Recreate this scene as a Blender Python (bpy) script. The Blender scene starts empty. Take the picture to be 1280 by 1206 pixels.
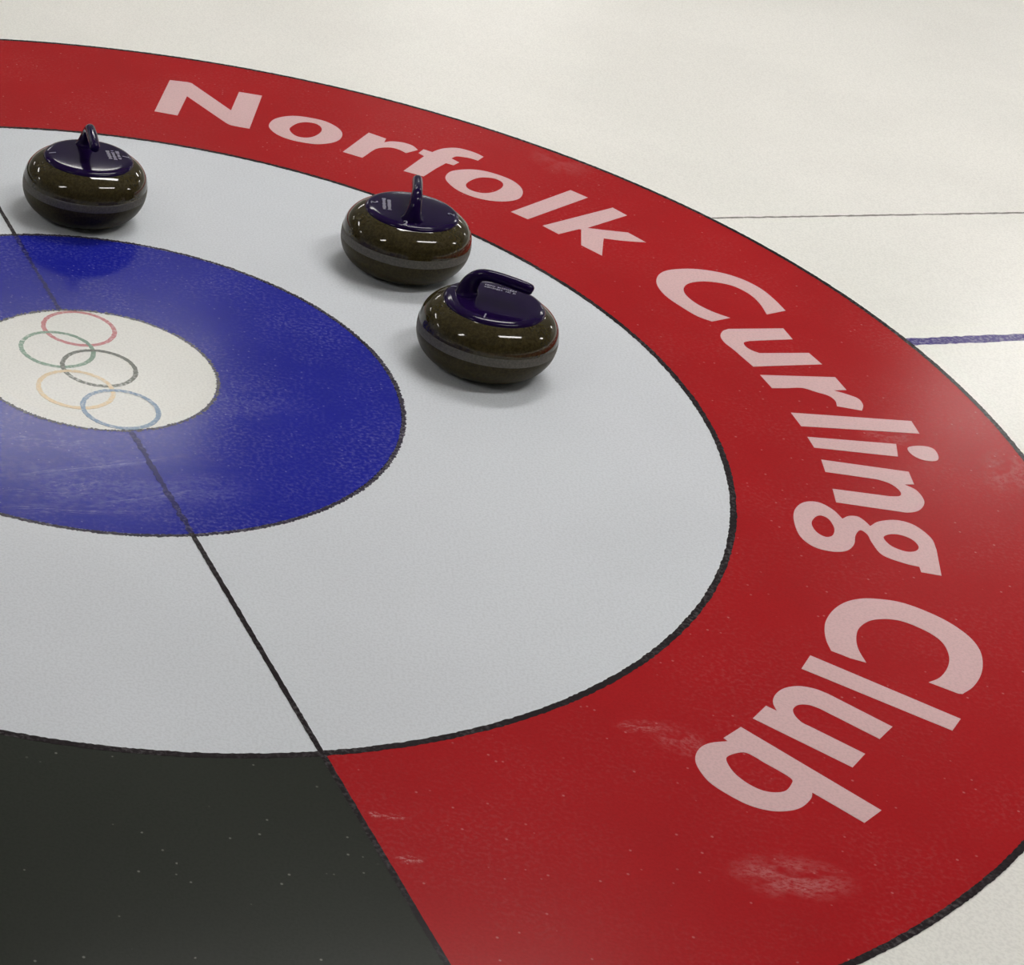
import bpy, bmesh, math, random
from mathutils import Vector, Matrix

# ------------------------------------------------------------------ camera, light level
SC = bpy.context.scene
COL = SC.collection
random.seed(7)

# the photograph is a crop out of a wider frame: its optical axis lies left of the crop (lens shift)
FPX, CX, CY = 2753.356, -220.671, 603.0
CAM = Vector((0.0, -3.890005, 2.053825))
FW = Vector((-0.11260895, 0.84435632, -0.52381451))
RT = Vector((0.98225459, 0.17416709, 0.0695827))
UP = Vector((-0.14998384, 0.50668357, 0.84898564))
cd = bpy.data.cameras.new('camera')
cam = bpy.data.objects.new('camera', cd); COL.objects.link(cam)
cd.sensor_fit = 'HORIZONTAL'; cd.sensor_width = 36.0
cd.lens = FPX / 1280.0 * 36.0
cd.shift_x = (640.0 - CX) / 1280.0
cd.shift_y = 0.0
cd.clip_start = 0.05; cd.clip_end = 200
cam.matrix_world = Matrix(((RT.x, UP.x, -FW.x, CAM.x), (RT.y, UP.y, -FW.y, CAM.y),
                           (RT.z, UP.z, -FW.z, CAM.z), (0, 0, 0, 1)))
SC.camera = cam
vs = SC.view_settings
vs.view_transform = 'Standard'; vs.look = 'None'; vs.gamma = 1.0; vs.use_curve_mapping = False
vs.exposure = 0.0
w = bpy.data.worlds.new('world'); SC.world = w; w.use_nodes = True
w.node_tree.nodes['Background'].inputs[0].default_value = (0.8, 0.85, 0.9, 1)
w.node_tree.nodes['Background'].inputs[1].default_value = 0.05
LAMP_STRENGTH = 18.0          # the strip fixtures under the hall's ceiling

AX = math.radians(20.75)      # direction across the sheet (square to the long line)
U = Vector((math.cos(AX), math.sin(AX), 0)); V = Vector((-math.sin(AX), math.cos(AX), 0))
LINE_A = -1.2090155           # direction of the long black line through the house
CEIL = 4.6


def ground(px, py, z=0.0):
    """where the ray through a pixel of the photograph meets the level z"""
    d = FW + RT * ((px - CX) / FPX) - UP * ((py - CY) / FPX)
    t = (z - CAM.z) / d.z
    return CAM + d * t


# ------------------------------------------------------------------ helpers
def tag(o, label=None, cat=None, group=None, kind=None):
    if label: o['label'] = label
    if cat: o['category'] = cat
    if group: o['group'] = group
    if kind: o['kind'] = kind
    return o


def link(name, me, m=None, parent=None):
    o = bpy.data.objects.new(name, me); COL.objects.link(o)
    if m is not None: me.materials.append(m)
    if parent: o.parent = parent
    return o


def mesh(name, verts, faces, m=None, parent=None, smooth=False):
    me = bpy.data.meshes.new(name)
    me.from_pydata([tuple(v) for v in verts], [], faces)
    me.update()
    if smooth:
        me.polygons.foreach_set('use_smooth', [True] * len(me.polygons))
    return link(name, me, m, parent)


def empty(name, loc, rz=0.0):
    o = bpy.data.objects.new(name, None); COL.objects.link(o)
    o.location = loc; o.rotation_euler = (0, 0, rz); o.empty_display_size = 0.1
    return o


# ------------------------------------------------------------------ materials
def nodes(name):
    m = bpy.data.materials.new(name); m.use_nodes = True
    nt = m.node_tree
    return m, nt, nt.nodes['Principled BSDF']


def N(nt, t, **kw):
    n = nt.nodes.new(t)
    for k, v in kw.items():
        if k.startswith('i_'): n.inputs[k[2:].replace('_', ' ')].default_value = v
        else: setattr(n, k, v)
    return n


def math_node(nt, op, a, b=None, clamp=False):
    n = nt.nodes.new('ShaderNodeMath'); n.operation = op; n.use_clamp = clamp
    for i, x in enumerate((a, b)):
        if x is None: continue
        if isinstance(x, (int, float)): n.inputs[i].default_value = x
        else: nt.links.new(x, n.inputs[i])
    return n.outputs[0]


def mixcol(nt, fac, a, b):
    n = nt.nodes.new('ShaderNodeMix'); n.data_type = 'RGBA'
    if isinstance(fac, (int, float)): n.inputs[0].default_value = fac
    else: nt.links.new(fac, n.inputs[0])
    for i, x in ((6, a), (7, b)):
        if isinstance(x, tuple): n.inputs[i].default_value = x if len(x) == 4 else x + (1,)
        else: nt.links.new(x, n.inputs[i])
    return n.outputs[2]


def ramp(nt, src, a, b):
    n = nt.nodes.new('ShaderNodeMapRange'); n.interpolation_type = 'SMOOTHSTEP'
    n.inputs[1].default_value = a; n.inputs[2].default_value = b
    nt.links.new(src, n.inputs[0]); return n.outputs[0]


def noise(nt, vec, scale, detail=3, rough=0.55):
    n = N(nt, 'ShaderNodeTexNoise'); n.inputs['Scale'].default_value = scale
    n.inputs['Detail'].default_value = detail; n.inputs['Roughness'].default_value = rough
    nt.links.new(vec, n.inputs['Vector']); return n.outputs[0]


def ice(name, col, col2=None, frost=0.0, frostcol=(0.75, 0.76, 0.8), specks=0.0, scuffs=(), coat_rough=0.19, pebble=0.14, big=0.04, coat=0.45):
    """paint or bare white under a skin of clear pebbled ice; scuffs = frost rubbed onto it at given places"""
    m, nt, p = nodes(name)
    geo = N(nt, 'ShaderNodeNewGeometry'); pos = geo.outputs['Position']
    c = mixcol(nt, ramp(nt, noise(nt, pos, 1.7, 4), 0.35, 0.65), tuple(x * (1 - big) for x in col), tuple(min(1, x * (1 + big)) for x in (col2 or col)))
    c = mixcol(nt, math_node(nt, 'MULTIPLY', ramp(nt, noise(nt, pos, 210, 2), 0.4, 0.65), 0.09), c, (0.0, 0.0, 0.0))
    if frost:
        f = math_node(nt, 'MULTIPLY', ramp(nt, noise(nt, pos, 130, 2), 0.42, 0.75), ramp(nt, noise(nt, pos, 5, 4), 0.3, 0.75))
        c = mixcol(nt, math_node(nt, 'MULTIPLY', f, frost), c, frostcol)
    if specks:
        v = N(nt, 'ShaderNodeTexVoronoi'); v.inputs['Scale'].default_value = 95
        nt.links.new(pos, v.inputs['Vector'])
        near = ramp(nt, v.outputs['Distance'], 0.26, 0.12)
        sep = N(nt, 'ShaderNodeSeparateColor'); nt.links.new(v.outputs['Color'], sep.inputs[0])
        pick = ramp(nt, sep.outputs[0], 1 - specks, 1 - specks * 0.6)
        c = mixcol(nt, math_node(nt, 'MULTIPLY', math_node(nt, 'MULTIPLY', near, pick), 0.28), c, frostcol)
    for (px, py, rx, ry, rot, st, sc, lo) in scuffs:
        g = ground(px, py)
        mp = N(nt, 'ShaderNodeMapping'); mp.vector_type = 'TEXTURE'
        mp.inputs['Location'].default_value = (g.x, g.y, 0)
        mp.inputs['Rotation'].default_value = (0, 0, rot)
        mp.inputs['Scale'].default_value = (rx, ry, 1)
        nt.links.new(pos, mp.inputs['Vector'])
        ln = N(nt, 'ShaderNodeVectorMath'); ln.operation = 'LENGTH'; nt.links.new(mp.outputs[0], ln.inputs[0])
        msk = ramp(nt, ln.outputs['Value'], 1.0, 0.3)
        msk = math_node(nt, 'MULTIPLY', msk, ramp(nt, noise(nt, mp.outputs[0], 1.6, 2), 0.36, 0.58))
        gr = ramp(nt, noise(nt, mp.outputs[0], sc, 6, 0.75), lo, lo + 0.25)
        c = mixcol(nt, math_node(nt, 'MULTIPLY', math_node(nt, 'MULTIPLY', msk, gr), st), c, frostcol)
    nt.links.new(c, p.inputs['Base Color'])
    p.inputs['Roughness'].default_value = 0.65
    p.inputs['Specular IOR Level'].default_value = 0.0
    p.inputs['Coat Weight'].default_value = coat
    p.inputs['Coat IOR'].default_value = 1.33
    p.inputs['Coat Roughness'].default_value = coat_rough
    b = N(nt, 'ShaderNodeBump'); b.inputs['Strength'].default_value = pebble; b.inputs['Distance'].default_value = 0.001
    nt.links.new(noise(nt, pos, 75, 2), b.inputs['Height'])
    nt.links.new(b.outputs[0], p.inputs['Coat Normal'])
    return m


def plain(name, col, rough=0.5, spec=0.5, coat=0.0, coat_rough=0.05):
    m, nt, p = nodes(name)
    tc = N(nt, 'ShaderNodeTexCoord')
    c = mixcol(nt, noise(nt, tc.outputs['Object'], 14, 3), tuple(x * 0.94 for x in col), tuple(min(1, x * 1.06) for x in col))
    nt.links.new(c, p.inputs['Base Color'])
    p.inputs['Roughness'].default_value = rough; p.inputs['Specular IOR Level'].default_value = spec
    p.inputs['Coat Weight'].default_value = coat; p.inputs['Coat Roughness'].default_value = coat_rough
    return m


M = {}
M['ice'] = ice('white_ice', (0.92, 0.91, 0.87), big=0.02)
M['white'] = ice('white_ring_paint', (0.72, 0.75, 0.80), big=0.02)
M['red'] = ice('red_ring_paint', (0.42, 0.012, 0.016), frostcol=(0.72, 0.42, 0.42), specks=0.05, frost=0.06,
               scuffs=[(990, 1097, 0.11, 0.06, 0.2, 0.30, 9, 0.36), (800, 908, 0.05, 0.022, 0.3, 0.40, 5, 0.42), (850, 925, 0.05, 0.06, 0.8, 0.2, 6, 0.40),
                       (490, 1021, 0.028, 0.012, 0.2, 0.9, 2.5, 0.47), (511, 1074, 0.026, 0.014, 0.2, 0.9, 2.5, 0.45), (468, 1018, 0.012, 0.01, 0, 0.8, 2, 0.42),
                       (1262, 590, 0.12, 0.07, 1.2, 0.14, 7, 0.36), (1110, 545, 0.07, 0.05, 0.4, 0.16, 6, 0.38), (700, 202, 0.09, 0.12, 0.2, 0.08, 5, 0.32)])
M['grey'] = ice('grey_ring_paint', (0.032, 0.036, 0.030), frostcol=(0.5, 0.5, 0.45), specks=0.035)
M['blue'] = ice('blue_ring_paint', (0.015, 0.020, 0.33), frostcol=(0.36, 0.37, 0.70), frost=0.24, specks=0.2, coat_rough=0.16, coat=0.52,
                scuffs=[(85, 637, 0.17, 0.022, 0.25, 0.75, 5, 0.46), (60, 615, 0.15, 0.03, 0.25, 0.5, 7, 0.47), (120, 583, 0.20, 0.016, 0.5, 0.6, 5, 0.42), (180, 622, 0.14, 0.016, 0.55, 0.6, 5, 0.44),
                        (90, 605, 0.08, 0.05, 0.5, 0.5, 6, 0.46), (235, 612, 0.16, 0.07, 0.3, 0.2, 9, 0.42), (60, 550, 0.14, 0.05, 0.3, 0.4, 7, 0.45), (120, 600, 0.35, 0.18, 0.3, 0.16, 14, 0.38), (300, 500, 0.14, 0.12, 0.3, 0.12, 9, 0.38)])
M['button'] = ice('button_white', (0.84, 0.84, 0.81), big=0.03)
M['black'] = ice('black_line_paint', (0.022, 0.017, 0.02), frostcol=(0.35, 0.33, 0.34), frost=0.3)
M['fuzzy'] = ice('worn_black_line_paint', (0.055, 0.048, 0.07), col2=(0.035, 0.03, 0.05), frostcol=(0.4, 0.38, 0.42), frost=0.6)
M['smudge'] = ice('smudged_line_paint', (0.15, 0.14, 0.15), col2=(0.10, 0.095, 0.12), frostcol=(0.5, 0.48, 0.52), frost=0.6)
M['sunk'] = ice('black_line_under_blue', (0.018, 0.015, 0.08), col2=(0.014, 0.014, 0.14), frostcol=(0.25, 0.24, 0.45), frost=0.5, specks=0.2)
M['faint'] = ice('faint_line_under_blue', (0.012, 0.012, 0.13), col2=(0.013, 0.014, 0.17), frostcol=(0.3, 0.3, 0.55), frost=0.5, specks=0.2)
M['thinline'] = ice('thin_line_paint', (0.26, 0.25, 0.23), frostcol=(0.6, 0.6, 0.56), frost=0.5)
M['blueline'] = ice('violet_line_paint', (0.060, 0.042, 0.21), frostcol=(0.5, 0.48, 0.62), frost=0.55)
M['pink'] = ice('pale_pink_lettering', (0.74, 0.50, 0.51), big=0.02)
for n, c in (('red', (0.64, 0.26, 0.28)), ('green', (0.26, 0.38, 0.30)), ('black', (0.19, 0.20, 0.18)), ('yellow', (0.74, 0.60, 0.40)), ('blue', (0.24, 0.33, 0.46))):
    M['emblem_' + n] = ice('faded_%s_emblem_paint' % n, c, frostcol=(0.82, 0.82, 0.80), frost=0.9, big=0.15)

# ------------------------------------------------------------------ the setting
def uv(u, v, z): return U * u + V * v + Vector((0, 0, z))


U0, U1, V0, V1 = -13.0, 19.0, -14.0, 22.0
Z0 = -0.0012
def slab(name, a, b, m, label):
    """axis-aligned box in the hall's own axes, from corner a to corner b"""
    vs_ = [uv(u, v, z) for u in (a[0], b[0]) for v in (a[1], b[1]) for z in (a[2], b[2])]
    fs = [(0, 1, 3, 2), (4, 6, 7, 5), (0, 4, 5, 1), (2, 3, 7, 6), (0, 2, 6, 4), (1, 5, 7, 3)]
    o = mesh(name, vs_, fs, m)
    return tag(o, label, kind='structure')


M['wall'] = plain('pale_wall_paint', (0.60, 0.60, 0.58), 0.8, 0.3)
M['ceil'] = plain('white_ceiling_panels', (0.42, 0.42, 0.41), 0.85, 0.2)
slab('floor', (U0, V0, -0.06), (U1, V1, Z0), M['ice'], 'white pebbled ice sheet of the curling rink')
slab('ceiling', (U0, V0, CEIL), (U1, V1, CEIL + 0.1), M['ceil'], 'flat pale ceiling above the ice')
slab('wall_left', (U0 - 0.1, V0, -0.06), (U0, V1, CEIL), M['wall'], 'pale wall at the left end of the hall')
slab('wall_right', (U1, V0, -0.06), (U1 + 0.1, V1, CEIL), M['wall'], 'pale wall at the right end of the hall')
slab('wall_back', (U0 - 0.1, V1, -0.06), (U1 + 0.1, V1 + 0.1, CEIL), M['wall'], 'pale wall behind the far edge of the ice')
slab('wall_front', (U0 - 0.1, V0 - 0.1, -0.06), (U1 + 0.1, V0, CEIL), M['wall'], 'pale wall behind the camera')

# strip fixtures under the ceiling (most show as the bright glints on the stones; one is added fill)
mh = plain('white_enamel', (0.75, 0.75, 0.74), 0.4)
def lamp_mat(name, k):
    m, nt, p = nodes(name)
    p.inputs['Emission Color'].default_value = (1.0, 0.975, 0.94, 1); p.inputs['Emission Strength'].default_value = LAMP_STRENGTH * k
    p.inputs['Base Color'].default_value = (0.9, 0.9, 0.88, 1)
    return m
lamp_new, lamp_added, lamp_old = lamp_mat('bright_lamp_diffuser', 1.25), lamp_mat('added_fill_lamp_diffuser', 1.5), lamp_mat('aged_lamp_diffuser', 1.2)


def box_bm(sx, sy, z0, z1, ins=0.0):
    vs_ = [(x * (sx - (ins if z == z0 else 0)), y * (sy - (ins if z == z0 else 0)), z) for x in (-1, 1) for y in (-1, 1) for z in (z0, z1)]
    return vs_, [(0, 1, 3, 2), (4, 6, 7, 5), (0, 4, 5, 1), (2, 3, 7, 6), (0, 2, 6, 4), (1, 5, 7, 3)]


rows = {-1.4: ('row over the house', lamp_old, (-5.0, 2.4, 9.9)), 1.8: ('one-lamp row added to brighten the far ice', lamp_added, (2.1,)),  # the lone fixture past the house is added only to brighten the far ice
        7.5: ('long row past the house', lamp_new, (-12.0, -5.0, 2.4, 9.9, 17.3)), 16.5: ('farthest row', lamp_new, (-5.0, 2.4, 9.9, 17.3))}
ORD = ('first', 'second', 'third', 'fourth', 'fifth')
lamp_meshes = {}
for v, (where, lm, us) in rows.items():
    for k, u in enumerate(us):
        t = empty('strip_light', uv(u, v, CEIL), AX)
        if lm.name not in lamp_meshes:
            vsx, fsx = box_bm(1.22, 0.30, -0.07, 0.0, 0.03); a = mesh('housing', vsx, fsx, mh, t)
            vsx, fsx = box_bm(1.16, 0.24, -0.085, -0.068, 0.01); b = mesh('diffuser', vsx, fsx, lm, t)
            lamp_meshes[lm.name] = (a, b)
        else:
            for s in lamp_meshes[lm.name]:
                c = s.copy(); COL.objects.link(c); c.parent = t
        tag(t, 'white ceiling strip light, %s from the left wall in the %s' % (ORD[k], where), 'light', 'strip lights under the ceiling')

# ------------------------------------------------------------------ the painted house
house = empty('curling_house', (0, 0, 0))
tag(house, 'round curling target with red, white and blue rings painted in the ice', 'target')


def annulus(name, r0, r1, a0, a1, m, z=0.0, n=720, jit=0.0, parent=None, seed=1):
    rnd = random.Random(seed)
    full = abs(a1 - a0 - 2 * math.pi) < 1e-6
    vs_, fs = [], []
    cnt = n if full else n + 1
    for i in range(cnt):
        a = a0 + (a1 - a0) * i / n
        j0 = rnd.uniform(-jit, jit); j1 = rnd.uniform(-jit, jit)
        for r, zz in ((max(0, r0 + j0), z), (r1 + j1, z), (r1 + j1, z - 0.001)):
            vs_.append((r * math.cos(a), r * math.sin(a), zz))
    for i in range(n):
        j = (i + 1) % cnt
        fs.append((3 * i, 3 * i + 1, 3 * j + 1, 3 * j)); fs.append((3 * i + 1, 3 * i + 2, 3 * j + 2, 3 * j + 1))
    return mesh(name, vs_, fs, m, parent)


T = 2 * math.pi
red = annulus('red_band', 1.21, 1.822, LINE_A, LINE_A + math.pi, M['red'], 0.0, 480, parent=house)
red['label'] = 'broad red outer ring with pale lettering'
grey = annulus('grey_band', 1.21, 1.822, LINE_A + math.pi, LINE_A + T, M['grey'], 0.0, 480, parent=house)
grey['label'] = 'dark grey half of the outer ring'
white = annulus('white_ring', 0.602, 1.212, 0, T, M['white'], 0.0, 720, parent=house)
white['label'] = 'plain white ring'
blue = annulus('blue_ring', 0.243, 0.604, 0, T, M['blue'], 0.0, 480, parent=house)
blue['label'] = 'frosted deep blue ring'
vs_ = [(0, 0, 0)] + [(0.245 * math.cos(T * i / 200), 0.245 * math.sin(T * i / 200), 0) for i in range(200)]
button = mesh('button', vs_, [(0, 1 + i, 1 + (i + 1) % 200) for i in range(200)], M['button'], house)
button['label'] = 'white centre disc carrying five interlaced coloured rings'
for (r0, r1, mm, j, n, s) in ((1.8180, 1.8290, 'black', 0.0008, 1900, 3), (1.2080, 1.2200, 'black', 0.0011, 1300, 4), (0.6020, 0.6105, 'fuzzy', 0.0020, 1300, 5), (0.2435, 0.2492, 'smudge', 0.0034, 600, 6)):
    annulus('ring_outline', r0, r1, 0, T, M[mm], 0.0003, n, j, house, s)

# five rings on the button
EM = [('red', -0.0413, 0.1600), ('green', -0.0771, 0.0555), ('black', 0.0108, 0.0012), ('yellow', -0.0276, -0.0997), ('blue', 0.0629, -0.1531)]
for k, (n, x, y) in enumerate(EM):
    o = annulus('emblem_ring', 0.0680, 0.0775, 0, T, M['emblem_' + n], 0.0003 + 0.0001 * k, 120, 0.0007, button, 20 + k)
    o.location = (x, y, 0)
    o['label'] = 'faded %s ring of the emblem' % n


# ------------------------------------------------------------------ lettering on the red band
def contour(crop, s):
    """points 'x,y' are corners, 'x,y~' lie on a smooth curve; in pixels of an enlarged crop"""
    ox, oy, sc = crop
    P = []
    for t in s.split():
        sm = t.endswith('~'); x, y = t.rstrip('~').split(',')
        P.append((ox + float(x) / sc, oy + float(y) / sc, sm))
    n = len(P); out = []
    for i in range(n):
        p0, p1, p2, p3 = P[i - 1], P[i], P[(i + 1) % n], P[(i + 2) % n]
        out.append((p1[0], p1[1]))
        if not (p1[2] or p2[2]): continue
        a = p0 if p1[2] else (2 * p1[0] - p2[0], 2 * p1[1] - p2[1])
        d = p3 if p2[2] else (2 * p2[0] - p1[0], 2 * p2[1] - p1[1])
        for q in (1, 2, 3, 4):
            t = q / 5
            out.append(tuple(0.5 * (2 * p1[k] + (p2[k] - a[k]) * t + (2 * a[k] - 5 * p1[k] + 4 * p2[k] - d[k]) * t * t + (3 * p1[k] - a[k] - 3 * p2[k] + d[k]) * t ** 3) for k in (0, 1)))
    return [ground(x, y) for x, y in out]


def all_smooth(s): return ' '.join(t + '~' for t in s.split())


cN, co1, crf, co2, clk = (180, 90, 8), (320, 130, 8), (420, 150, 6.4), (540, 200, 8), (630, 230, 6.737)
cC, cur, cing, cC2, clu, cb = (800, 320, 5.3333), (890, 400, 6.4), (960, 470, 4.4654), (1020, 730, 5.818), (930, 810, 4.5714), (860, 890, 4.923)
LET = [
 ('N', cN, ['258,82 440,103 478,114 870,385 950,200 1180,238 1055,567 930,545~ 850,525~ 780,482 430,242 335,435 105,393']),
 ('o', co1, [all_smooth('128,215 170,160 260,130 380,120 520,135 680,170 790,220 850,270 862,315 830,360 750,390 620,402 500,390 360,362 240,320 160,268'),
             all_smooth('335,255 360,222 420,192 500,182 590,195 640,222 658,255 640,290 580,325 510,338 430,330 370,302')]),
 ('r', crf, ['262,102 400,150 385,180 440,172~ 530,180~ 610,205~ 655,240 560,265 510,240~ 450,222~ 390,220~ 330,228~ 285,250~ 250,275~ 210,302 55,255']),
 ('f', crf, ['540,408 705,290 660,265 700,235 770,258 820,238~ 880,226~ 970,225~ 1060,245~ 1130,270~ 1180,295 1135,325 1080,308~ 1020,297~ 960,292~ 922,308 985,340 940,362 880,345 800,388 700,452 620,430']),
 ('o', co2, [all_smooth('133,180 170,125 250,102 390,95 530,112 680,155 800,205 880,265 908,325 880,380 800,408 680,415 540,400 400,365 270,310 180,245'),
             all_smooth('338,250 370,215 440,185 520,175 620,185 690,215 712,248 690,285 620,320 530,333 440,320 365,290')]),
 ('l', clk, ['58,235 560,52 705,115 200,297']),
 ('k', clk, ['325,352 915,200 1035,265 700,371 860,390~ 1045,410 1195,492 1000,478~ 840,458 835,490 825,603 650,515 650,382 630,380 460,422']),
 ('C', cC, ['480,437 380,400~ 270,335~ 170,265~ 115,195~ 115,140~ 160,103~ 250,88~ 380,88~ 540,112~ 680,155~ 800,215~ 890,285~ 970,365 845,390 800,320~ 730,255~ 620,200~ 500,175~ 400,170~ 320,185~ 290,220~ 310,265~ 380,320~ 480,370~ 600,413']),
 ('u', cur, ['570,68 645,155 300,168 255,180~ 265,208~ 310,240~ 380,266 775,264 880,355 330,373 228,285 170,235~ 100,180~ 68,130~ 85,90~ 130,72']),
 ('r', cur, ['385,440 985,458 1075,560 970,563 1080,595~ 1170,630~ 1208,680~ 1200,725 1000,690 985,645~ 930,605~ 830,575~ 720,543~ 600,545~ 480,545']),
 ('l', cing, ['128,205 800,252 845,322 185,280']),
 ('i', cing, ['220,340 715,380 725,450 258,400', all_smooth('780,400 850,390 920,405 950,445 940,473 870,470 805,440')]),
 ('n', cing, ['297,467 785,535 815,605 760,605 830,640~ 872,700~ 850,745~ 790,762~ 700,752~ 380,705 360,630 680,672 735,670~ 738,645~ 690,605~ 620,580~ 560,570 320,535']),
 ('g', cing, ['968,1115 855,1095 845,1065 760,1045~ 640,1000~ 580,930~ 555,885~ 515,860~ 488,890~ 480,940~ 440,975~ 360,980~ 260,955~ 180,895~ 145,810~ 150,745~ 200,705~ 280,705~ 360,745~ 415,797 450,782~ 500,785~ 540,810~ 570,838 620,812~ 720,805~ 820,835~ 910,905~ 940,970',
              all_smooth('243,825 260,790 295,778 340,800 370,850 360,890 320,898 270,870'),
              all_smooth('645,905 670,885 730,885 800,910 840,950 825,977 770,980 690,950')]),
 ('C', cC2, ['110,485 75,410~ 62,330~ 75,260~ 130,185~ 220,130~ 340,106~ 480,112~ 620,135~ 780,190~ 960,275~ 1110,380~ 1190,480~ 1212,580~ 1195,670~ 1140,750~ 1065,800 1035,797 820,715 900,680~ 955,610~ 968,530~ 930,440~ 850,370~ 720,305~ 600,265~ 480,255~ 380,272~ 310,325~ 292,400~ 310,480~ 365,572 250,540']),
 ('l', clu, ['378,42 1238,405 1190,472 328,118']),
 ('u', clu, ['125,330 188,360 165,310~ 180,265~ 230,230~ 310,218~ 400,232~ 480,262 848,450 775,520 430,345 370,325~ 310,325~ 280,350~ 290,385~ 330,425~ 380,450 692,605 620,682 50,402']),
 ('b', cb, ['325,92 1190,605 1085,682 765,495 755,535~ 700,585~ 620,608~ 510,608~ 380,575~ 250,510~ 130,430~ 60,340~ 45,275~ 75,220~ 140,190~ 245,180 218,160',
            all_smooth('235,295 260,265 340,248 400,270 470,312 560,362 635,410 638,440 600,485 530,495 450,480 360,435 280,370')]),
]


def filled(name, loops, m, parent, z, depth):
    """flat shape with holes as a thin solid"""
    cu = bpy.data.curves.new(name, 'CURVE'); cu.dimensions = '2D'; cu.fill_mode = 'BOTH'; cu.extrude = depth / 2
    for L in loops:
        s = cu.splines.new('POLY'); s.points.add(len(L) - 1); s.use_cyclic_u = True
        for i, pnt in enumerate(L): s.points[i].co = (pnt.x, pnt.y, 0, 1)
    tmp = bpy.data.objects.new('tmp', cu); COL.objects.link(tmp)
    dg = bpy.context.evaluated_depsgraph_get()
    me = bpy.data.meshes.new_from_object(tmp.evaluated_get(dg))
    bpy.data.objects.remove(tmp); bpy.data.curves.remove(cu)
    me.name = name; me.materials.clear()
    for vtx in me.vertices: vtx.co.z += z
    return link(name, me, m, parent)


for k, (ch, crop, cs) in enumerate(LET):
    o = filled('letter', [contour(crop, c) for c in cs], M['pink'], red, 0.0002, 0.0006)
    o['label'] = 'pale pink letter %s on the red ring' % ch


# ------------------------------------------------------------------ lines in the ice
def strip(name, a, b, wd, m, z, jit, step, seed, fade=None):
    rnd = random.Random(seed)
    a = Vector((a[0], a[1], 0)); b = Vector((b[0], b[1], 0)); d = (b - a); L = d.length; d /= L
    nrm = Vector((-d.y, d.x, 0)); n = max(1, int(L / step)); vs_, fs = [], []
    for i in range(n + 1):
        p = a + d * (L * i / n)
        vs_ += [p + nrm * (wd / 2 + rnd.uniform(-jit, jit)) + Vector((0, 0, z)), p - nrm * (wd / 2 + rnd.uniform(-jit, jit)) + Vector((0, 0, z))]
    for i in range(n): fs.append((2 * i + 1, 2 * i + 3, 2 * i + 2, 2 * i))
    return vs_, fs


ld = Vector((math.cos(LINE_A), math.sin(LINE_A), 0))
line = empty('center_line', (0, 0, 0))
tag(line, 'thin black line running through the house between the grey and red sectors', 'line')
def line_piece(name, r0, r1, wd, mm, jit, seed):
    v_, f_ = strip(name, ld * r0, ld * r1, wd, None, 0.0006, jit, 0.007, seed)
    return mesh(name, v_, f_, M[mm], line)
line_piece('line_segment', 0.60, 4.5, 0.0100, 'black', 0.0006, 31)
line_piece('line_segment', 0.25, 0.60, 0.0110, 'sunk', 0.0024, 32)['label'] = 'worn stretch showing through the blue ring'
line_piece('line_segment', -0.60, -0.25, 0.0095, 'faint', 0.0026, 33)['label'] = 'worn stretch showing through the blue ring'
line_piece('line_segment', -4.5, -0.60, 0.0095, 'black', 0.0006, 34)

a, b = ground(890, 272), ground(1280, 265.4); d = (b - a).normalized()
v_, f_ = strip('line', a, a + d * 6, 0.0075, None, 0.0002 + Z0, 0.0016, 0.012, 41)
tag(mesh('hairline_mark', v_, f_, M['thinline']), 'hairline dark line on white ice above the violet line', 'line')
a, b = ground(1128, 427.2), ground(1280, 420.8); d = (b - a).normalized()
v_, f_ = strip('line', a, a + d * 6, 0.031, None, 0.0002 + Z0, 0.0022, 0.012, 42)
tag(mesh('tee_line', v_, f_, M['blueline']), 'violet blue line leaving the right edge of the red ring', 'line')

# ------------------------------------------------------------------ curling stones
def stone_mat(name):
    m, nt, p = nodes(name)
    tc = N(nt, 'ShaderNodeTexCoord'); pos = tc.outputs['Object']
    c = mixcol(nt, ramp(nt, noise(nt, pos, 160, 3, 0.7), 0.35, 0.68), (0.026, 0.019, 0.006), (0.052, 0.041, 0.014))
    c = mixcol(nt, ramp(nt, noise(nt, pos, 420, 2), 0.62, 0.75), c, (0.07, 0.055, 0.028))
    nt.links.new(c, p.inputs['Base Color'])
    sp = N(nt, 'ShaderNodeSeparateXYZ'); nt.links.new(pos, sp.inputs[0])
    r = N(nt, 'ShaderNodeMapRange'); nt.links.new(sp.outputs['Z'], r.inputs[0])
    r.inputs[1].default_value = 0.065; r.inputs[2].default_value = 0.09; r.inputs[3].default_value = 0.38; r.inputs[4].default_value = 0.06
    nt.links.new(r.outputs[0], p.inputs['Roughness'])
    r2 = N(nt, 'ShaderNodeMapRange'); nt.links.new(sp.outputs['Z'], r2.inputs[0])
    r2.inputs[1].default_value = 0.065; r2.inputs[2].default_value = 0.09; r2.inputs[3].default_value = 0.15; r2.inputs[4].default_value = 0.45  # worn matte lower half, specular also cut to imitate the shade down there
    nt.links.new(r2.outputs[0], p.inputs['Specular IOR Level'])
    return m


def band_mat():
    m, nt, p = nodes('worn_striking_band_granite')
    tc = N(nt, 'ShaderNodeTexCoord'); pos = tc.outputs['Object']
    c = mixcol(nt, ramp(nt, noise(nt, pos, 230, 3, 0.7), 0.35, 0.7), (0.080, 0.073, 0.060), (0.135, 0.124, 0.10))
    nt.links.new(c, p.inputs['Base Color']); p.inputs['Roughness'].default_value = 0.6
    return m


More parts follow.
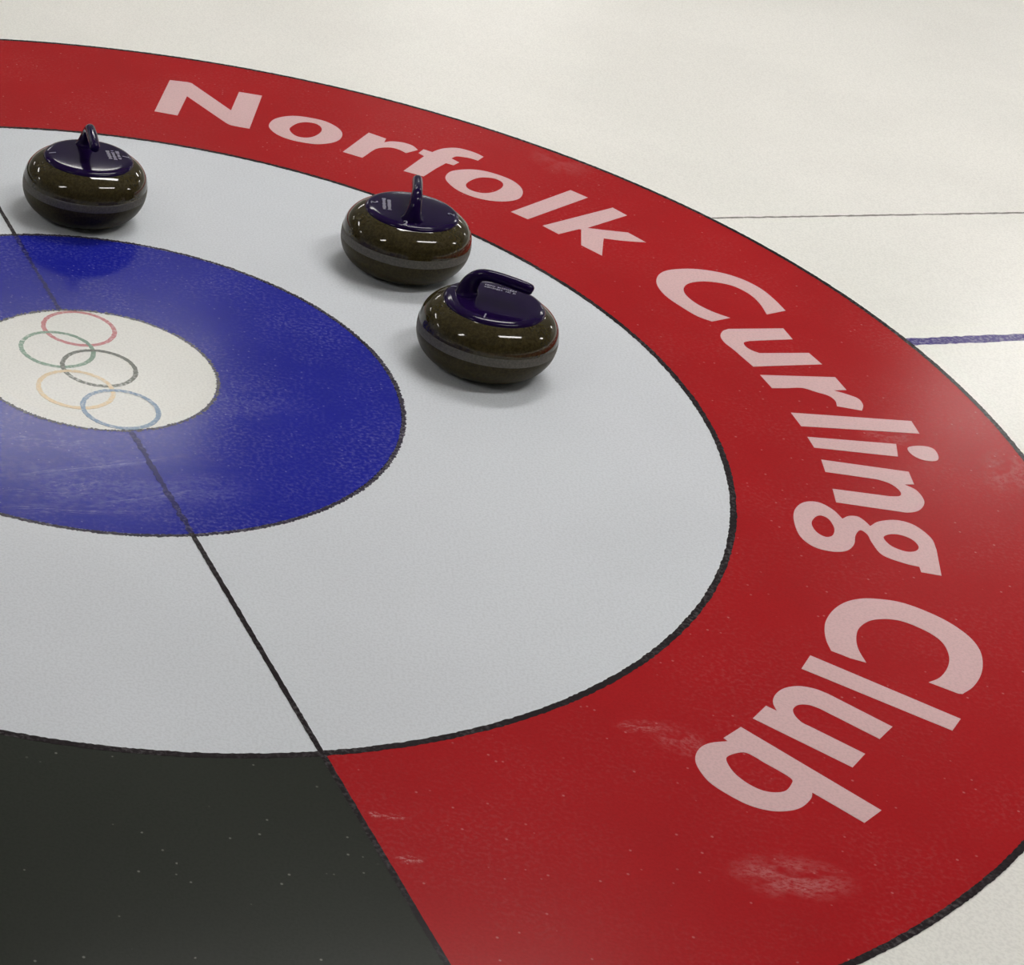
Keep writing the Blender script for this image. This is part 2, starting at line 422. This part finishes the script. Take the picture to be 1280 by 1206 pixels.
M['granite'] = stone_mat('polished_olive_granite'); M['band'] = band_mat()
def cap_mat():
    m = plain('dark_violet_plastic', (0.010, 0.003, 0.036), 0.12, 0.17)
    return m
M['cap'] = cap_mat()
M['mark'] = plain('white_cap_print', (0.24, 0.23, 0.30), 0.4)

KR, KZ = 0.9586, 1.16
PROF = [(.066, 0), (.080, .001), (.098, .005), (.117, .0135), (.131, .025), (.1395, .037), (.1440, .048), (.145, .057), (.1450, .068), (.1430, .081), (.1385, .0925), (.1300, .1025), (.1190, .1100), (.1060, .1158), (.096, .1185)]
PROF = [(r * KR, z * KZ) for r, z in PROF]


def cr_curve(P, n=5):
    Q = [tuple(2 * P[0][k] - P[1][k] for k in range(len(P[0])))] + list(P) + [tuple(2 * P[-1][k] - P[-2][k] for k in range(len(P[0])))]
    out = []
    for i in range(1, len(Q) - 2):
        a, b, c, d = Q[i - 1:i + 3]
        for s in range(n):
            t = s / n
            out.append(tuple(0.5 * (2 * b[k] + (c[k] - a[k]) * t + (2 * a[k] - 5 * b[k] + 4 * c[k] - d[k]) * t * t + (3 * b[k] - a[k] - 3 * c[k] + d[k]) * t ** 3) for k in range(len(b))))
    out.append(tuple(P[-1])); return out


def lathe(name, prof, m, parent, n=96, close_top=False, close_bottom=False):
    vs_, fs = [], []
    for r, z in prof:
        for i in range(n):
            a = T * i / n; vs_.append((r * math.cos(a), r * math.sin(a), z))
    for k in range(len(prof) - 1):
        for i in range(n):
            j = (i + 1) % n; fs.append((k * n + i, k * n + j, (k + 1) * n + j, (k + 1) * n + i))
    if close_bottom: fs.append(tuple(reversed(range(n))))
    if close_top: fs.append(tuple((len(prof) - 1) * n + i for i in range(n)))
    return mesh(name, vs_, fs, m, parent, True)


SP = cr_curve(PROF, 6)
CUP = [(.050, .0045), (.056, .0040), (.060, .0010)]
CAPP = cr_curve([(.0995, .1330), (.1008, .1355), (.1003, .1385), (.0975, .1415), (.0920, .1440), (.0840, .1455), (.0600, .1468), (.0300, .1476), (.004, .1480)], 5)
CAPP = [(r, z - 0.0015) for r, z in CAPP]


def cap_z(r):
    best = .148
    for (r1, z1), (r0, z0) in zip(CAPP[:-1], CAPP[1:]):
        if r0 <= r <= r1 and r1 > r0: best = z0 + (z1 - z0) * (r - r0) / (r1 - r0)
    return best


# gooseneck handle: along-x, height, half-width across, half-thickness along the bend
HP = [(-.0580, .1415, .0280, .0240), (-.0582, .1460, .0240, .0225), (-.0582, .1520, .0200, .0212), (-.0566, .1610, .0170, .0190), (-.0530, .1725, .0140, .0168), (-.0455, .1842, .0126, .0138), (-.0330, .1912, .0119, .0122),
      (-.0140, .1930, .0116, .0118), (.0100, .1920, .0116, .0118), (.0350, .1898, .0116, .0118), (.0520, .1880, .0115, .0116), (.0612, .1869, .0102, .0104), (.0658, .1864, .0066, .0068), (.0670, .1862, .0012, .0012)]


def handle_mesh(name, m, parent, n=28):
    C = cr_curve(HP, 4); vs_, fs = [], []
    for i, (x, z, wy, wt) in enumerate(C):
        p = C[max(0, i - 1)]; q = C[min(len(C) - 1, i + 1)]
        tx, tz = q[0] - p[0], q[1] - p[1]; l = math.hypot(tx, tz) or 1; tx /= l; tz /= l
        nx, nz = -tz, tx
        if i < 6: nx, nz = -1.0, 0.0
        wy, wt = max(wy, .0005), max(wt, .0005)
        for k in range(n):
            a = T * k / n
            vs_.append((x + nx * wt * math.cos(a), -wy * math.sin(a), z + nz * wt * math.cos(a)))
    for i in range(len(C) - 1):
        for k in range(n):
            j = (k + 1) % n; fs.append((i * n + k, i * n + j, (i + 1) * n + j, (i + 1) * n + k))
    fs.append(tuple((len(C) - 1) * n + k for k in range(n))); fs.append(tuple(reversed(range(n))))
    o = mesh(name, vs_, fs, m, parent, True)
    bm = bmesh.new(); bm.from_mesh(o.data); bmesh.ops.recalc_face_normals(bm, faces=bm.faces); bm.to_mesh(o.data); bm.free()
    return o


def digit_mesh(ch):
    cu = bpy.data.curves.new('digit', 'FONT'); cu.body = ch; cu.size = 0.021; cu.extrude = 0.0004; cu.offset = 0.0004
    cu.align_x = 'CENTER'; cu.align_y = 'CENTER'
    tmp = bpy.data.objects.new('tmp', cu); COL.objects.link(tmp)
    dg = bpy.context.evaluated_depsgraph_get()
    me = bpy.data.meshes.new_from_object(tmp.evaluated_get(dg)); bpy.data.objects.remove(tmp); bpy.data.curves.remove(cu)
    me.materials.clear(); me.name = 'numeral'; return me


def print_mesh(nl, length, seed):
    """rows of tiny worn print, too small to read"""
    rnd = random.Random(seed); vs_, fs = [], []
    for l in range(nl):
        x = -length / 2; y = (nl - 1) * 0.0055 - l * 0.011
        while x < length / 2:
            wd = rnd.uniform(0.0025, 0.0055); h = rnd.choice((0.0034, 0.0042, 0.0028))
            if rnd.random() > 0.14:
                b0 = len(vs_)
                vs_ += [(x, y - h, 0), (x + wd * 0.75, y - h, 0), (x + wd * 0.75, y + h, 0), (x, y + h, 0)]
                vs_ += [(q[0], q[1], 0.0005) for q in vs_[b0:b0 + 4]]
                fs += [(b0 + 4, b0 + 5, b0 + 6, b0 + 7)] + [(b0 + i, b0 + (i + 1) % 4, b0 + 4 + (i + 1) % 4, b0 + 4 + i) for i in range(4)]
            x += wd
    me = bpy.data.meshes.new('fine_print'); me.from_pydata(vs_, [], fs); me.update(); return me


def make_stone(x, y, phi, num, nl, plen, label, seed):
    t = empty('curling_stone', (x, y, 0.0002), phi)
    tag(t, label, 'curling stone', 'curling stones resting in the house')
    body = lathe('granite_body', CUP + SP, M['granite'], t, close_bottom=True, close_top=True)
    zb0, zb1 = 0.0650, 0.0860
    bp = [(r + 0.0005, z) for r, z in SP if zb0 <= z <= zb1]
    bp = [(bp[0][0] - 0.001, bp[0][1] - 0.0008)] + bp + [(bp[-1][0] - 0.001, bp[-1][1] + 0.0008)]
    lathe('striking_band', bp, M['band'], t)['label'] = 'dull grey striking band'
    cap = lathe('handle_cap', CAPP, M['cap'], t, close_top=True)
    cap['label'] = 'glossy dark violet plastic cap'
    handle_mesh('handle', M['cap'], t)['label'] = 'dark violet gooseneck handle'
    dm = digit_mesh(num); dm.materials.append(M['mark'])
    for k, r, tilt in ((90, 0.083, 9), (171, 0.0885, 17), (270, 0.083, 9)):
        a = math.radians(k)
        o = bpy.data.objects.new('numeral', dm); COL.objects.link(o); o.parent = cap
        o.location = (r * math.cos(a), r * math.sin(a), cap_z(r) + 0.0006)
        o.rotation_euler = (Matrix.Rotation(a + math.pi / 2, 3, 'Z') @ Matrix.Rotation(math.radians(tilt), 3, 'X')).to_euler()
    pm = print_mesh(nl, plen, seed); pm.materials.append(M['mark'])
    o = bpy.data.objects.new('fine_print', pm); COL.objects.link(o); o.parent = cap
    a = math.radians(93); r = 0.056
    o.location = (r * math.cos(a), r * math.sin(a), cap_z(r) + 0.0001)
    o.rotation_euler = (math.radians(2), 0, a + math.pi / 2)
    o['label'] = 'rows of tiny pale print'
    return t


make_stone(0.7707, 0.2571, math.radians(-18.7), '1', 2, 0.062, 'olive brown curling stone with handle seen side-on, nearest the viewer', 1)
make_stone(0.6283, 0.6690, math.radians(86.0), '2', 2, 0.060, 'olive brown curling stone between the other two, its handle pointing away from the viewer', 2)
make_stone(-0.0807, 0.7245, math.radians(-79.0), '1', 3, 0.050, 'olive brown curling stone alone at the upper left edge of the blue ring', 3)
